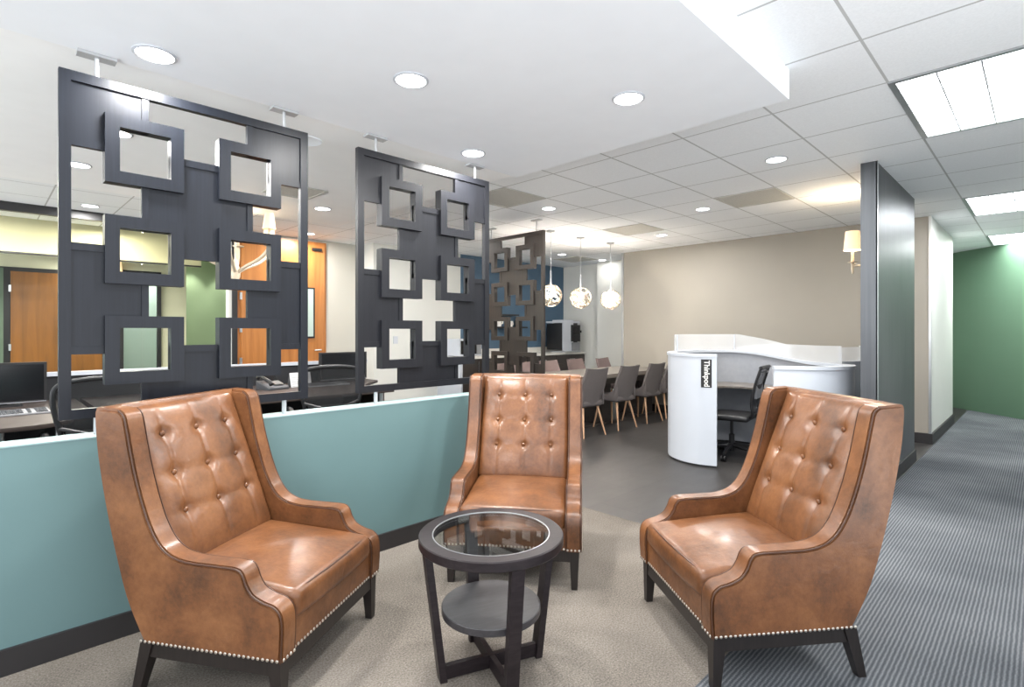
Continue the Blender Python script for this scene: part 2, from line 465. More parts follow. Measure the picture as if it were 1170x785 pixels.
struct('frame_head', box(1.52, 2.06, 9.95, 10.02, 2.25, 2.3), 'blackframe', d)
struct('glass_pane', box(1.57, 2.01, 9.98, 9.99, 0, 2.25), 'clear', d)
# oak door beside the glazing
d = struct('door_3', box(2.52, 3.80, 7.86, 7.92, 0, CEIL-.04), 'wood_door')
struct('door_leaf', bevel(box(2.56, 3.76, 7.83, 7.865, .01, 2.66), .003), 'wood_door', d)
struct('vision_lite', bevel(box(3.46, 3.60, 7.815, 7.845, 1.26, 2.02), .002), 'blackframe', d)
struct('lite_glass', box(3.485, 3.575, 7.81, 7.82, 1.285, 1.995), 'seafoam', d)
for z in (.9, 1.35, 1.8): struct('hinge', box(2.54, 2.57, 7.815, 7.84, z, z+.1), 'bright', d)
hb = tube([(3.68, 7.83, 1.08), (3.68, 7.77, 1.08), (3.58, 7.77, 1.08)], .01, 8)
struct('door_handle', hb, 'bright', d)
struct('door_closer', bevel(box(3.56, 3.70, 7.79, 7.83, 2.58, 2.62), .006), 'black', d)
# corridor end and unseen outer walls
Cgw = bmesh.new(); add_box(Cgw, 0, 3.6, 0, .1, 0, CEIL)
struct('wall_corridor_end', Cgw, 'green', loc=(12.95, 1.79, 0), rotz=math.radians(225))
bb = bmesh.new(); add_box(bb, 0, 3.6, .1, .115, 0, .13)
struct('baseboard_corridor_end', bb, 'base', loc=(12.95, 1.79, 0), rotz=math.radians(225))
struct('wall_corridor_side', box(10.3, 13.2, 1.75, 1.85, 0, CEIL), 'whitewall')
struct('wall_unseen_right', box(2.7, 11.2, YB-.1, YB, 0, CEIL), 'whitewall')  # unseen wall, added and sized to hold back light from the open side
struct('wall_far', box(XL, XR, YT, YT+.1, 0, CEIL), 'whitewall')

# ------------------------------------------------------------------ camera
cam = bpy.data.cameras.new('camera'); co = bpy.data.objects.new('camera', cam); C.objects.link(co)
cam.sensor_width = 36; cam.sensor_fit = 'HORIZONTAL'; cam.lens = 36*610/1170
cam.shift_y = -(392.5-378)/1170; cam.clip_start = .05
co.location = (0, 0, 1.37); co.rotation_euler = (PI/2, 0, -PI/4)
S.camera = co

# ------------------------------------------------------------------ ceiling fixtures
def downlight(x, y, z, label, power=14, color=(1, .985, .96)):
    t = thing('downlight', label, 'ceiling light', (x, y, z), 0, 'recessed round downlights')
    t_ = obj('trim_ring', lathe([(.074, 0), (.086, -.001), (.086, -.005), (.074, -.008), (.072, -.002), (.074, 0)], seg=40), 'white', t)
    obj('lens', lathe([(0, -.003), (.0735, -.003), (.0735, -.001), (0, -.001)], seg=40), 'lamp_on', t)
    lamp('AREA', (x, y, z-.014), power, .16, color, name='downlight_lamp')
DL = [
    (.556, 2.80, 2.60, 'round downlight in the soffit nearest the first hanging screen'),
    (1.50, 2.20, 2.60, 'round downlight in the soffit above the gap between the first two screens'),
    (2.43, 1.56, 2.60, 'round downlight in the soffit nearest its projecting corner'),
    (2.42, 2.80, 2.60, 'round downlight in the soffit just above the second screen'),
    (.62, 4.15, 2.622, 'round downlight over the desks seen inside the top left square of the first screen'),
    (.53, 5.15, 2.622, 'round downlight over the desks seen just right of the first screen left stile'),
    (2.50, 4.03, 2.622, 'round downlight over the desks seen inside the top left square of the second screen'),
]
def cz(px, py, z):
    t = (px-585)/610; d = 610*(z-1.37)/(378-py); s = d*R2
    return (s*(1+t)/2, s*(1-t)/2, z)
for (px, py), lb in (((887, 182), 'round downlight in the tiles left of the steel fin'),
                     ((803, 238.7), 'round downlight in the tiles above the left end of the white pod'),
                     ((756, 268.6), 'small distant round downlight in the tiles in front of the beige wall'),
                     ((627, 238), 'round downlight in the tiles right of the second screen'),
                     ((642, 290.6), 'farthest round downlight over the coffee machine'),
                     ((688, 297), 'farthest round downlight beside the pale recess wall'),
                     ((368.6, 238.2), 'round downlight seen between the first two screens, the nearer one'),
                     ((353, 267), 'small round downlight seen between the first two screens above the oak door'),
                     ((103, 235), 'round downlight in the tiles seen low inside the first screen at left'),
                     ((12, 233), 'round downlight at the far left edge before the glazed front')):
    z = 2.622 if py == 238.2 else CEIL
    DL.append((*cz(px, py, z), lb))
for a in DL: downlight(*a, power=(2.5 if 'farthest' in a[3] else 22) if a[2] == CEIL and a[0] > 3 else 23)
# unseen fixtures behind the camera, same kind as in view
for (x, y) in ((-.6, 2.2), (-.6, 4.6), (-.6, 6.8), (4.6, 6.2), (9.6, 6.4 - .2)):
    z = 2.60 if y < 3 and x < 3 else (2.622 if (y < 6 and x < 3) else CEIL)
    downlight(x, y, z, 'round downlight outside the photographed part of the ceiling')

def troffer(x0, y0, label, power=38):
    t = thing('troffer_light', label, 'ceiling light', (x0, y0, CEIL), 0, 'rectangular louvred ceiling lights')
    L_, W_ = 1.22, .605
    f = bmesh.new()
    add_box(f, 0, L_, 0, .03, -.008, .03); add_box(f, 0, L_, W_-.03, W_, -.008, .03)
    add_box(f, 0, .03, .03, W_-.03, -.008, .03); add_box(f, L_-.03, L_, .03, W_-.03, -.008, .03)
    obj('frame', f, 'bright', t)
    obj('diffuser', box(.03, L_-.03, .03, W_-.03, -.0035, -.0015), 'troffer_on', t)
    lv = bmesh.new()
    for i in range(1, 9): add_box(lv, .03+i*(L_-.06)/9-.0015, .03+i*(L_-.06)/9+.0025, .03, W_-.03, -.014, -.0036)
    for i in range(1, 3): add_box(lv, .03, L_-.03, .03+i*(W_-.06)/3-.004, .03+i*(W_-.06)/3+.004, -.014, -.0036)
    obj('louvre', lv, 'fitting', t)
    lamp('AREA', (x0+L_/2, y0+W_/2, CEIL-.005), power, 1.1, (.95, .98, 1), size_y=.5, name='troffer_lamp')
troffer(3.60, .02, 'large louvred ceiling light at the upper right')
troffer(7.29, .02, 'smaller looking louvred ceiling light farther down the corridor')
troffer(-.09, .02, 'louvred ceiling light above the camera position', 12)
troffer(-2.6, .02, 'louvred ceiling light behind the camera position')
troffer(10.4, .02, 'louvred ceiling light at the corridor end outside the picture')

def vent(x0, y0, label, z=CEIL, s=.6):
    t = thing('air_vent', label, 'vent', (x0+s/2, y0+s/2, z), 0, 'grey air return vents')
    h = s/2
    f = bmesh.new()
    for a in ((-h, h, -h, -h+.02), (-h, h, h-.02, h), (-h, -h+.02, -h+.02, h-.02), (h-.02, h, -h+.02, h-.02)): add_box(f, *a, -.008, 0)
    obj('frame', f, 'vent', t); g = bmesh.new(); add_box(g, -h+.02, h-.02, -h+.02, h-.02, -.003, -.0005)
    obj('grille', g, 'vent', t)
vent(3.607, 3.70, 'dark square air vent in the ceiling right of the second screen')
vent(5.452, 1.862, 'square air vent in the ceiling above the white pod')
vent(6.067, 3.707, 'square air vent in the ceiling before the beige wall')
vent(7.912, 6.167, 'distant square air vent in the ceiling above the coffee machine')
vent(1.8, 4.55, 'small square air diffuser over the desks right of the first screen', 2.622, .42)
sp = obj('ceiling_speaker', lathe([(0, -.004), (.086, -.004), (.095, -.008), (.1, -.001), (0, -.001)], seg=36), 'drywall', loc=(*cz(350, 160, 2.622)[:2], 2.622))
tag(sp, 'flush round ceiling speaker just right of the first hanging screen top', 'speaker')

# ------------------------------------------------------------------ hanging lattice screens
def lattice(name, label, origin, rotz, mat, Z1=2.50, rows=3):
    W = 1.09; zr = [Z1-.305-.456*i for i in range(rows)]; Z0 = zr[-1]-.298
    t = thing(name, label, 'screen', (*origin, 0), rotz, 'hanging lattice screens')
    fr = bmesh.new(); e = .042; D = .035
    add_box(fr, 0, e, -D/2, D/2, Z0, Z1); add_box(fr, W-e, W, -D/2, D/2, Z0, Z1)
    add_box(fr, e, W-e, -D/2, D/2, Z0, Z0+.042); add_box(fr, e, W-e, -D/2, D/2, Z1-.042, Z1)
    obj('frame', fr, mat, t, 0)
    xs = [e, .312, .778, W-e]; zs = [Z1-.042] + zr + [Z0+.042]; q = .1; g = .012
    for r in range(rows+1):
        for c in range(3):
            if (r+c) % 2: continue
            x0, x1, z1, z0 = xs[c], xs[c+1], zs[r], zs[r+1]
            cut = lambda i, j: 0 < i < 3 and 0 < j < rows+1
            pts = []
            def corner(x, z, sx, sz, on, order):
                if not on: return [(x, z)]
                a = (x+sx*q, z); b = (x+sx*q, z+sz*q); d_ = (x, z+sz*q)
                return [a, b, d_] if order else [d_, b, a]
            pts += corner(x0, z0, 1, 1, cut(c, r+1), False)
            pts += corner(x1, z0, -1, 1, cut(c+1, r+1), True)
            pts += corner(x1, z1, -1, -1, cut(c+1, r), False)
            pts += corner(x0, z1, 1, -1, cut(c, r), True)
            obj('panel', prism(pts, -.006, .008), mat, t, 0)
    for x in (.312, .778):
        ends = [Z0+.042]
        for z in zr[::-1]: ends += [z-q, z+q]
        ends.append(Z1-.042)
        for a, c_ in zip(ends[::2], ends[1::2]): obj('rail', box(x-.014, x+.014, -.013, .013, a, c_), mat, t, 0)
    for z in zr:
        ends = [e, .312-q, .312+q, .778-q, .778+q, W-e]
        for a, c_ in zip(ends[::2], ends[1::2]): obj('rail', box(a, c_, -.0125, .0125, z-.0165, z+.0165), mat, t, 0)
    for x in (.312, .778):
        for z in zr:
            b = bmesh.new(); o = .155
            A = [(-o,-o),(o,-o),(o,o),(-o,o)]; I = [(-q,-q),(q,-q),(q,q),(-q,q)]
            for k in range(4):
                k2 = (k+1) % 4
                add_prism(b, [(x+A[k][0], z+A[k][1]), (x+A[k2][0], z+A[k2][1]), (x+I[k2][0], z+I[k2][1]), (x+I[k][0], z+I[k][1])], -.032, .032)
            obj('square', b, mat, t, 0)
    return t, Z0, Z1
def hangers(t, Z0, Z1, ceil, base):
    for x in (.132, .962):
        obj('hanging_rod', tube([(x, 0, Z1-.005), (x, 0, ceil-.012)], .0085, 12), 'fitting', t)
        obj('ceiling_plate', bevel(box(x-.07, x+.07, -.03, .03, ceil-.014, ceil-.001), .002), 'fitting', t)
        if base: obj('post', tube([(x, 0, base), (x, 0, Z0+.005)], .012, 12), 'fitting', t)
t, a, b = lattice('lattice_screen', 'charcoal lattice screen of overlapping squares, largest, hanging at the left', (.243, 3.0), 0, 'charcoal'); hangers(t, a, b, 2.60, .908)
t, a, b = lattice('lattice_screen', 'graphite lattice screen of squares hanging behind the middle armchair', (1.648, 3.0), 0, 'charcoal2'); hangers(t, a, b, 2.60, .908)
t, a, b = lattice('lattice_screen', 'smaller looking bronze brown lattice screen by the dining table', (4.94, 4.374), PI/2, 'bronze', 2.615, 4); hangers(t, a, b, CEIL, 0)

# ------------------------------------------------------------------ leather wing chairs
def catmull(pts, n=6):
    out = []
    for i in range(len(pts)-1):
        p0 = pts[max(i-1, 0)]; p1 = pts[i]; p2 = pts[i+1]; p3 = pts[min(i+2, len(pts)-1)]
        for k in range(n):
            t = k/n
            out.append(tuple(.5*((2*p1[j])+(-p0[j]+p2[j])*t+(2*p0[j]-5*p1[j]+4*p2[j]-p3[j])*t*t+(-p0[j]+3*p1[j]-3*p2[j]+p3[j])*t**3) for j in range(len(p1))))
    out.append(tuple(pts[-1])); return out

def wing_chair(label, loc, rotz):
    t = thing('wing_chair', label, 'armchair', (*loc, 0), rotz, 'tufted brown leather wing chairs')
    top = catmull([(.305, .205), (.311, .30), (.306, .368), (.278, .401), (.232, .414), (.190, .434), (.166, .466), (.150, .503), (.120, .522), (.02, .525), (-.09, .528), (-.160, .546), (-.208, .583), (-.247, .645), (-.278, .72), (-.304, .80), (-.328, .89), (-.352, 1.0), (-.366, 1.05), (-.392, 1.072)], 4)
    back = catmull([(-.485, 1.078), (-.506, 1.06), (-.498, .93), (-.472, .78), (-.44, .64), (-.402, .50), (-.36, .37), (-.312, .27), (-.275, .205)], 4)
    prof = top + back
    for s in (-1, 1):
        # y of the outer face: wings flare slightly outward with height; the panel is thick at the arm
        bm = prism(prof, .286, .374)
        bmesh.ops.bevel(bm, geom=[e for e in bm.edges if abs(e.verts[0].co.y-e.verts[1].co.y) < 1e-5], offset=.016, segments=4, affect='EDGES', clamp_overlap=True)
        for v in bm.verts: v.co.y *= s
        if s < 0: bmesh.ops.reverse_faces(bm, faces=bm.faces)
        p = obj('side_panel', bm, 'leather', t, 40)
        bm = bmesh.new()
        n = len(top)
        off = []
        for i, (x, z) in enumerate(top):   # sit the piping proud of the rounded edge
            x0, z0 = top[max(i-1, 0)]; x1, z1 = top[min(i+1, n-1)]; dx, dz = x1-x0, z1-z0; L = math.hypot(dx, dz) or 1
            off.append((x, z, dz/L, -dx/L))
        add_tube(bm, [(x - nx*.0045, s*.3695, z - nz*.0045) for x, z, nx, nz in off], .0032, 6)
        add_tube(bm, [(x - nx*.0045, s*.2905, z - nz*.0045) for x, z, nx, nz in off], .0026, 6)
        obj('piping', bm, 'piping', p)
    # tufted inside back
    H, Wd = .665, .572
    rows = (.2016, .0393, -.1178); cols = (-.174, 0, .174)
    def shape(x, y, z):
        if x > 0:
            u = y/(Wd/2); v = z/(H/2)
            e = max(0, 1-abs(u)**4)*max(0, 1-abs(v)**6)
            x += .026*e
            for c_ in cols: x -= .006*math.exp(-((y-c_)/.008)**2)*e
            for r_ in rows: x -= .002*math.exp(-((z-r_)/.02)**2)*e
            for c_ in cols:
                for r_ in rows: x -= .015*math.exp(-((y-c_)**2+(z-r_)**2)/.0008)
        return (x, y, z)
    lean = (-.445+.215)/.63
    shell_x = lambda z: -.275 + (z-.205)*(-.235/.86)
    def fn(x, y, z):
        x, y, z = shape(x, y, z)
        return (max(x + lean*(z+H/2) - .258, shell_x(z*.955+.7525)+.012), y, z*.955 + .7525)
    bk = obj('back_cushion', rbox(.1, Wd, H, .026, fn, .0085), 'leather', t, 60)
    for c_ in cols:
        for r_ in rows:
            x, y, z = shape(.05, c_, r_); b = bmesh.new()
            add_ball(b, (x + lean*(z+H/2) - .258 + .008, y, z*.955+.7525), .0115, 12, 8, (.6, 1, 1)); obj('button', b, 'leather', bk)
    # outside back
    ob = [(-.25, .21)] + back[::-1][:-2] + [(-.503, 1.070), (-.494, 1.079), (-.462, 1.078), (-.452, 1.06), (-.30, .45)]
    obj('back_shell', bevel(prism(ob, -.295, .295), .01, 3, 35), 'leather', t, 40)
    # seat cushion, fuller in the middle, lower at the front
    def seat(x, y, z):
        u = x/.275; v = y/.276
        if z > 0: z += .028*max(0, 1-u*u)*max(0, 1-v*v)
        z += -.018*(u) if z > 0 else 0
        if x > .2: x += .012*(1-(y/.276)**2)
        return (x+.035, y, z+.375)
    sc = obj('seat_cushion', rbox(.55, .572, .125, .032, seat, .03), 'leather', t, 60)
    edge = [(-.24, -.271, .445), (.22, -.271, .416), (.262, -.258, .413), (.287, -.238, .413), (.299, -.20, .415), (.309, 0, .419), (.299, .20, .415), (.287, .238, .413), (.262, .258, .413), (.22, .271, .416), (-.24, .271, .445)]
    obj('piping', tube(catmull(edge, 4), .004, 6), 'piping', sc)
    obj('front_rail', bevel(box(.0, .296, -.293, .293, .208, .325), .01, 3), 'leather', t)
    # nailheads
    nb = bmesh.new()
    for i in range(31):
        x = -.285+i*.0192
        for s in (-1, 1): add_ball(nb, (x, s*.3745, .215), .0062, 8, 5, (1, .55, 1))
    for i in range(37): add_ball(nb, (.3085 if abs(i-18) > 14 else .2975, -.360+i*.02, .215), .0062, 8, 5, (.55, 1, 1))
    obj('nailhead_trim', nb, 'nail', t)
    # wooden base
    fr = bmesh.new()
    add_box(fr, .262, .29, -.342, .342, .145, .207); add_box(fr, -.30, -.272, -.342, .342, .145, .207)
    add_box(fr, -.272, .262, .322, .352, .145, .207); add_box(fr, -.272, .262, -.352, -.322, .145, .207)
    obj('base_frame', bevel(fr, .003, 1), 'leg', t)
    for s in (-1, 1):
        def tap(x0, x1, w0, w1, z1):
            b = bmesh.new(); vs = add_box(b, -1, 1, -1, 1, 0, z1)
            for v in vs:
                lo = v.co.z < .001; w_ = w1 if lo else w0; v.co.x = (x1 if lo else x0) + v.co.x*w_/2; v.co.y = s*.335 + s*(.0 if lo else 0) + v.co.y*w_/2
            return bevel(b, .003, 2)
        obj('leg', tap(.268, .276, .052, .032, .205), 'leg', t)
        obj('leg', tap(-.275, -.335, .052, .034, .205), 'leg', t)
    return t
ang = lambda fx, fy: math.atan2(fy, fx)
wing_chair('brown leather wing chair at the left against the teal low wall', (.897, 2.343), math.radians(-57.6))
wing_chair('brown leather wing chair in the middle behind the round table', (2.255, 2.204), ang(-.795, -.606))
wing_chair('brown leather wing chair at the right before the steel fin', (2.423, .995), math.radians(142.3))

# ------------------------------------------------------------------ round side table
t = thing('side_table', 'round dark wood side table with glass top and lower shelf', 'side table', (1.48, 1.6, 0), math.atan2(-.152, .373))
obj('top_ring', lathe([(.238, .512), (.29, .512), (.293, .516), (.293, .547), (.289, .551), (.240, .551), (.238, .549), (.238, .512)], seg=96), 'table', t)
obj('glass', lathe([(0, .543), (.2375, .543), (.2375, .549), (0, .549)], seg=96), 'glass', t)
obj('glass_bead', lathe([(.2345, .549), (.2385, .5495), (.2385, .5518), (.2345, .5516), (.2345, .549)], seg=96), 'bright', t)
obj('shelf', lathe([(0, .232), (.198, .232), (.201, .235), (.201, .259), (.198, .262), (0, .262)], seg=96), 'shelfw', t)
for k in range(4):
    b = bmesh.new(); vs = add_box(b, -1, 1, -.026, .026, 0, .514)
    for v in vs: v.co.x = (.205 if v.co.z < .01 else .268) + v.co.x*.014
    bevel(b, .002, 1); bmesh.ops.rotate(b, verts=b.verts, matrix=Matrix.Rotation(k*PI/2, 3, 'Z'))
    obj('leg', b, 'table', t)
obj('cross_bar', bevel(box(-.2, .2, -.011, .011, .003, .055), .002, 1), 'table', t)
obj('cross_bar', bevel(box(-.011, .011, -.2, .2, .003, .0545), .002, 1), 'table', t)

# ------------------------------------------------------------------ dining table and chairs
t = thing('dining_table', 'long grey topped dining table on dark panel legs', 'table', (6.53, 4.83, 0), 0)
obj('tabletop', bevel(box(-1.47, 1.55, -.46, .46, .70, .755), .004), 'tabletop', t)
obj('apron', box(-1.38, 1.45, -.36, .36, .60, .70), 'dark_cab', t)
for x in (-1.1, 0, 1.2): obj('leg_panel', bevel(box(x-.2, x+.2, -.2, .2, .02, .6), .004), 'dark_cab', t)
obj('base_plate', box(-1.35, 1.4, -.25, .25, 0, .03), 'dark_cab', t)

def dining_chair(label, loc, rotz, mat):
    """faces +x; shell back leaning, four splayed oak legs"""
    t = thing('dining_chair', label, 'chair', (*loc, 0), rotz, 'upholstered dining chairs')
    # back: curved shell, narrower at the seat
    bm = bmesh.new(); nu, nv = 12, 12; vo = []; vi = []
    for j in range(nv+1):
        v = j/nv; z = .40 + .48*v; w_ = .205 + .022*math.sin(PI*min(1, v*1.05)) ; xb = -.19 - .115*v**1.2
        ro, ri = [], []
        for i in range(nu+1):
            u = -1+2*i/nu; y = u*w_; cx = .055*abs(u)**2.2*(1.1-.6*v)
            zz = z + (.012*u*u if j == nv else 0)
            ro.append(bm.verts.new((xb+cx-.018, y, zz))); ri.append(bm.verts.new((xb+cx+.018, y*.97, zz)))
        vo.append(ro); vi.append(ri)
    for j in range(nv):
        for i in range(nu):
            bm.faces.new((vo[j][i], vo[j+1][i], vo[j+1][i+1], vo[j][i+1])); bm.faces.new((vi[j][i], vi[j][i+1], vi[j+1][i+1], vi[j+1][i]))
        for i in (0, nu): bm.faces.new((vo[j][i], vi[j][i], vi[j+1][i], vo[j+1][i]))
    for i in range(nu):
        for j in (0, nv): bm.faces.new((vo[j][i], vo[j][i+1], vi[j][i+1], vi[j][i]))
    bmesh.ops.recalc_face_normals(bm, faces=bm.faces)
    obj('backrest', bm, mat, t, 45)
    def sf(x, y, z): return (x+.01, y*(1+.06*x/.2), z+.425)
    obj('seat', rbox(.44, .43, .085, .035, sf, .05), mat, t, 60)
    for s in (-1, 1):
        pts = [(-.215, .40), (.06, .40), (.0, .47), (-.12, .53), (-.215, .62)]
        obj('side_wing', bevel(prism(pts, s*.2-.012, s*.2+.012), .006, 2), mat, t, 45)
    for sx in (-1, 1):
        for sy in (-1, 1):
            obj('leg', tube([(sx*.15, sy*.14, .39), (sx*.235 if sx < 0 else .20, sy*.215, 0)], [.017, .010], 12), 'oak', t)
    return t
for (x, y, rz), lb in (((5.66, 4.36, 1.50), 'taupe dining chair nearest the camera beside the middle armchair wing'),
                       ((6.42, 4.36, 1.52), 'taupe dining chair second from the armchair, its left seat edge showing'),
                       ((7.18, 4.38, 1.55), 'taupe dining chair third from the armchair with its back unobstructed'),
                       ((7.80, 4.42, 1.57), 'taupe dining chair partly hidden behind the left edge of the white pod')):
    if lb.startswith('taupe dining chair nearest'): dc = dining_chair(lb, (x, y), rz, 'fabric')
    else: dup(dc, (x, y, 0), rz, lb)
sw = {M['fabric']: M['fabric_warm_lit']}
for (x, y, rz), lb in (((7.87, 5.3, -1.45), 'warmly lit dining chair on the far side of the table nearest the beige wall'),
                       ((7.22, 5.42, -1.55), 'warmly lit dining chair on the far side below the coffee machine corner'),
                       ((6.52, 5.42, -1.6), 'warmly lit dining chair on the far side right of the bronze screen'),
                       ((5.95, 5.42, -1.55), 'warmly lit dining chair on the far side seen through the bronze screen right squares'),
                       ((5.40, 5.42, -1.55), 'warmly lit dining chair on the far side seen through the bronze screen left squares')):
    dup(dc, (x, y, 0), rz, lb, swap=sw)

# ------------------------------------------------------------------ pendants
def pendant(x, y, label):
    t = thing('pendant_lamp', label, 'pendant lamp', (x, y, CEIL), 0, 'woven globe pendant lamps')
    obj('canopy', lathe([(0, 0), (.06, 0), (.058, -.018), (.012, -.03), (0, -.03)], seg=24), 'bright', t)
    obj('cord', tube([(0, 0, -.03), (0, 0, -.74)], .004, 8), 'bright', t)
    obj('socket', lathe([(0, -.55), (.012, -.56), (.016, -.74), (0, -.75)], seg=12), 'bright', t)
    cg = bmesh.new(); rnd = random.Random(int(x*100))
    for k in range(15):
        ax = Vector((rnd.uniform(-1, 1), rnd.uniform(-1, 1), rnd.uniform(-1, 1))).normalized()
        a1 = ax.orthogonal().normalized(); a2 = ax.cross(a1); off = rnd.uniform(-.4, .4); rr = math.sqrt(1-off*off)*.155
        add_tube(cg, [Vector((0, 0, -.9)) + ax*off*.155 + (a1*math.cos(2*PI*i/24)+a2*math.sin(2*PI*i/24))*rr for i in range(24)], .0062, 5, True)
    obj('wire_globe', cg, 'cage', t)
    b = bmesh.new(); add_ball(b, (0, 0, -.88), .022, 16, 10, (1, 1, 1.1)); obj('bulb', b, 'bulb', t)
    lamp('POINT', (x, y, CEIL-.88), 72, .028, (1, .89, .76), name='pendant_bulb')
pendant(5.62, 4.86, 'glowing woven globe pendant partly behind the bronze lattice screen')
pendant(6.34, 4.90, 'glowing woven globe pendant in the middle, above the coffee machine')
pendant(7.06, 4.86, 'glowing woven globe pendant overlapping the left edge of the beige wall')

# ------------------------------------------------------------------ coffee bar
def cabinet(x0, x1, label, kind):
    t = thing('base_cabinet', label, 'cabinet', (x0, 7.5, 0), 0, 'dark base cabinets under the coffee counter')
    w_ = x1-x0
    obj('carcass', box(.004, w_-.004, -.58, -.006, .1, .885), 'dark_cab', t); obj('plinth', box(.004, w_-.004, -.52, -.45, 0, .1), 'black', t)
    if kind == 'drawer':
        for j, (a, b_) in enumerate(((.72, .875), (.42, .71), (.11, .41))):
            d = obj('drawer', bevel(box(.01, w_-.01, -.60, -.58, a, b_), .002, 1), 'dark_cab', t)
            h = bmesh.new(); zc = (a+b_)/2; add_tube(h, [(w_/2-.09, -.60, zc), (w_/2-.09, -.63, zc), (w_/2+.09, -.63, zc), (w_/2+.09, -.60, zc)], .006, 8); obj('handle', h, 'chrome', d)
    else:
        for j, (a, b_, hx) in enumerate(((.01, w_/2-.003, w_/2-.04), (w_/2+.003, w_-.01, w_/2+.04))):
            d = obj('door', bevel(box(a, b_, -.60, -.58, .11, .875), .002, 1), 'dark_cab', t)
            h = bmesh.new(); add_tube(h, [(hx, -.60, .66), (hx, -.63, .66), (hx, -.63, .84), (hx, -.60, .84)], .006, 8); obj('handle', h, 'chrome', d)
cabinet(5.72, 6.5, 'dark two door base cabinet at the left end of the coffee counter', 'door')
cabinet(6.5, 7.3, 'dark drawer cabinet under the counter seen through the bronze screen', 'drawer')
cabinet(7.3, 8.15, 'dark drawer cabinet just left of the coffee machine', 'drawer')
cabinet(8.15, 9.08, 'dark drawer cabinet under the coffee machine', 'drawer')
o = obj('countertop', bevel(box(5.70, 9.095, 6.88, 7.495, .89, .93), .003), 'counter'); tag(o, 'pale stone countertop of the coffee bar', 'countertop')
o = obj('backsplash', bevel(box(5.70, 9.095, 7.475, 7.498, .931, 1.03), .002), 'counter'); tag(o, 'low pale backsplash against the blue wall', 'backsplash')
o = obj('end_panel', box(5.66, 5.70, 6.86, 7.5, 0, .93), 'white'); tag(o, 'white end panel at the left of the coffee counter', 'panel')

t = thing('coffee_machine', 'large white and black coffee machine on the counter', 'coffee machine', (8.36, 6.92, .93), 0)
obj('body', bevel(prism([(0, .05), (.42, .05), (.42, .58), (0, .62)], .0, .5, 'x'), .01, 2), 'black', t)
obj('front_panel', bevel(box(.0, .32, -.03, 0, .02, .60), .006), 'white', t)
obj('top_cover', bevel(box(-.01, .52, -.035, .43, .60, .635), .01, 2), 'white', t)
obj('display', bevel(box(.24, .50, -.07, -.03, .22, .56), .008), 'black', t)
obj('display_screen', box(.28, .46, -.072, -.068, .36, .52), 'screen', t)
obj('dispenser', bevel(box(.26, .5, -.06, .0, .03, .20), .006), 'monitor_grey', t)
obj('drip_tray', bevel(box(.0, .5, -.08, .3, 0, .03), .004), 'bright', t)
obj('side_dial', lathe([(0, 0), (.04, 0), (.04, .05), (0, .05)], (.53, -.03, .40), 16), 'black', t)
obj('bean_lid', bevel(box(.1, .42, .05, .35, .635, .665), .008), 'white', t)
t = thing('microwave_oven', 'white microwave oven with dark door at the left of the counter', 'microwave', (5.76, 7.02, .93), 0)
obj('body', bevel(box(0, .5, 0, .4, .01, .30), .006), 'white', t)
obj('door', bevel(box(.03, .37, -.015, 0, .04, .27), .003), 'screen', t)
obj('control_panel', bevel(box(.385, .485, -.012, 0, .03, .28), .003), 'monitor_grey', t)
ws = obj('wall_shelf', bevel(box(6.52, 7.72, 7.28, 7.497, 1.42, 1.45), .003), 'blackframe'); tag(ws, 'long dark shelf on the blue wall carrying white cups', 'shelf')
ws = obj('wall_shelf', bevel(box(6.60, 7.5, 7.30, 7.497, 1.66, 1.69), .003), 'blackframe'); tag(ws, 'upper dark shelf on the blue wall above the cups', 'shelf')
def cup(x, s, label, mt='ceramic'):
    t = thing('cup', label, 'cup', (x, 7.39, 1.45), 0, 'cups on the dark wall shelf')
    obj('bowl', lathe([(0, 0), (.03*s, 0), (.042*s, .10*s), (.039*s, .10*s), (.028*s, .008), (0, .008)], seg=20), mt, t)
    obj('handle', tube([(.036*s, 0, .08*s), (.062*s, 0, .07*s), (.062*s, 0, .035*s), (.034*s, 0, .025*s)], .006*s, 6), mt, t)
for x, s, lb in ((6.64, 1.2, 'white cup at the left end of the dark wall shelf'), (6.82, 1.0, 'small white cup beside the leftmost cup on the wall shelf'),
                 (7.02, 1.9, 'tall white mug in the middle of the dark wall shelf'), (7.36, 1.1, 'white cup right of the tall mug on the wall shelf'),
                 ): cup(x, s, lb)
t = thing('jar', 'black jar at the right end of the dark wall shelf', 'jar', (7.56, 7.39, 1.45))
obj('body', lathe([(0, 0), (.06, 0), (.065, .02), (.065, .13), (.05, .14), (0, .14)], seg=20), 'black', t); obj('lid', lathe([(0, .14), (.055, .14), (.055, .16), (0, .165)], seg=20), 'monitor_grey', t)
t = thing('framed_picture', 'small dark picture in a white frame on the blue wall', 'picture', (6.78, 7.5, 1.93))
obj('frame', bevel(box(-.17, .17, -.03, -.002, -.14, .14), .004), 'white', t); obj('print', box(-.13, .13, -.034, -.029, -.10, .10), 'screen', t)
o = obj('light_switch', bevel(box(4.77, 4.85, 7.488, 7.499, 1.16, 1.28), .002), 'white'); tag(o, 'white light switch plate on the pale wall behind the second screen', 'light switch')

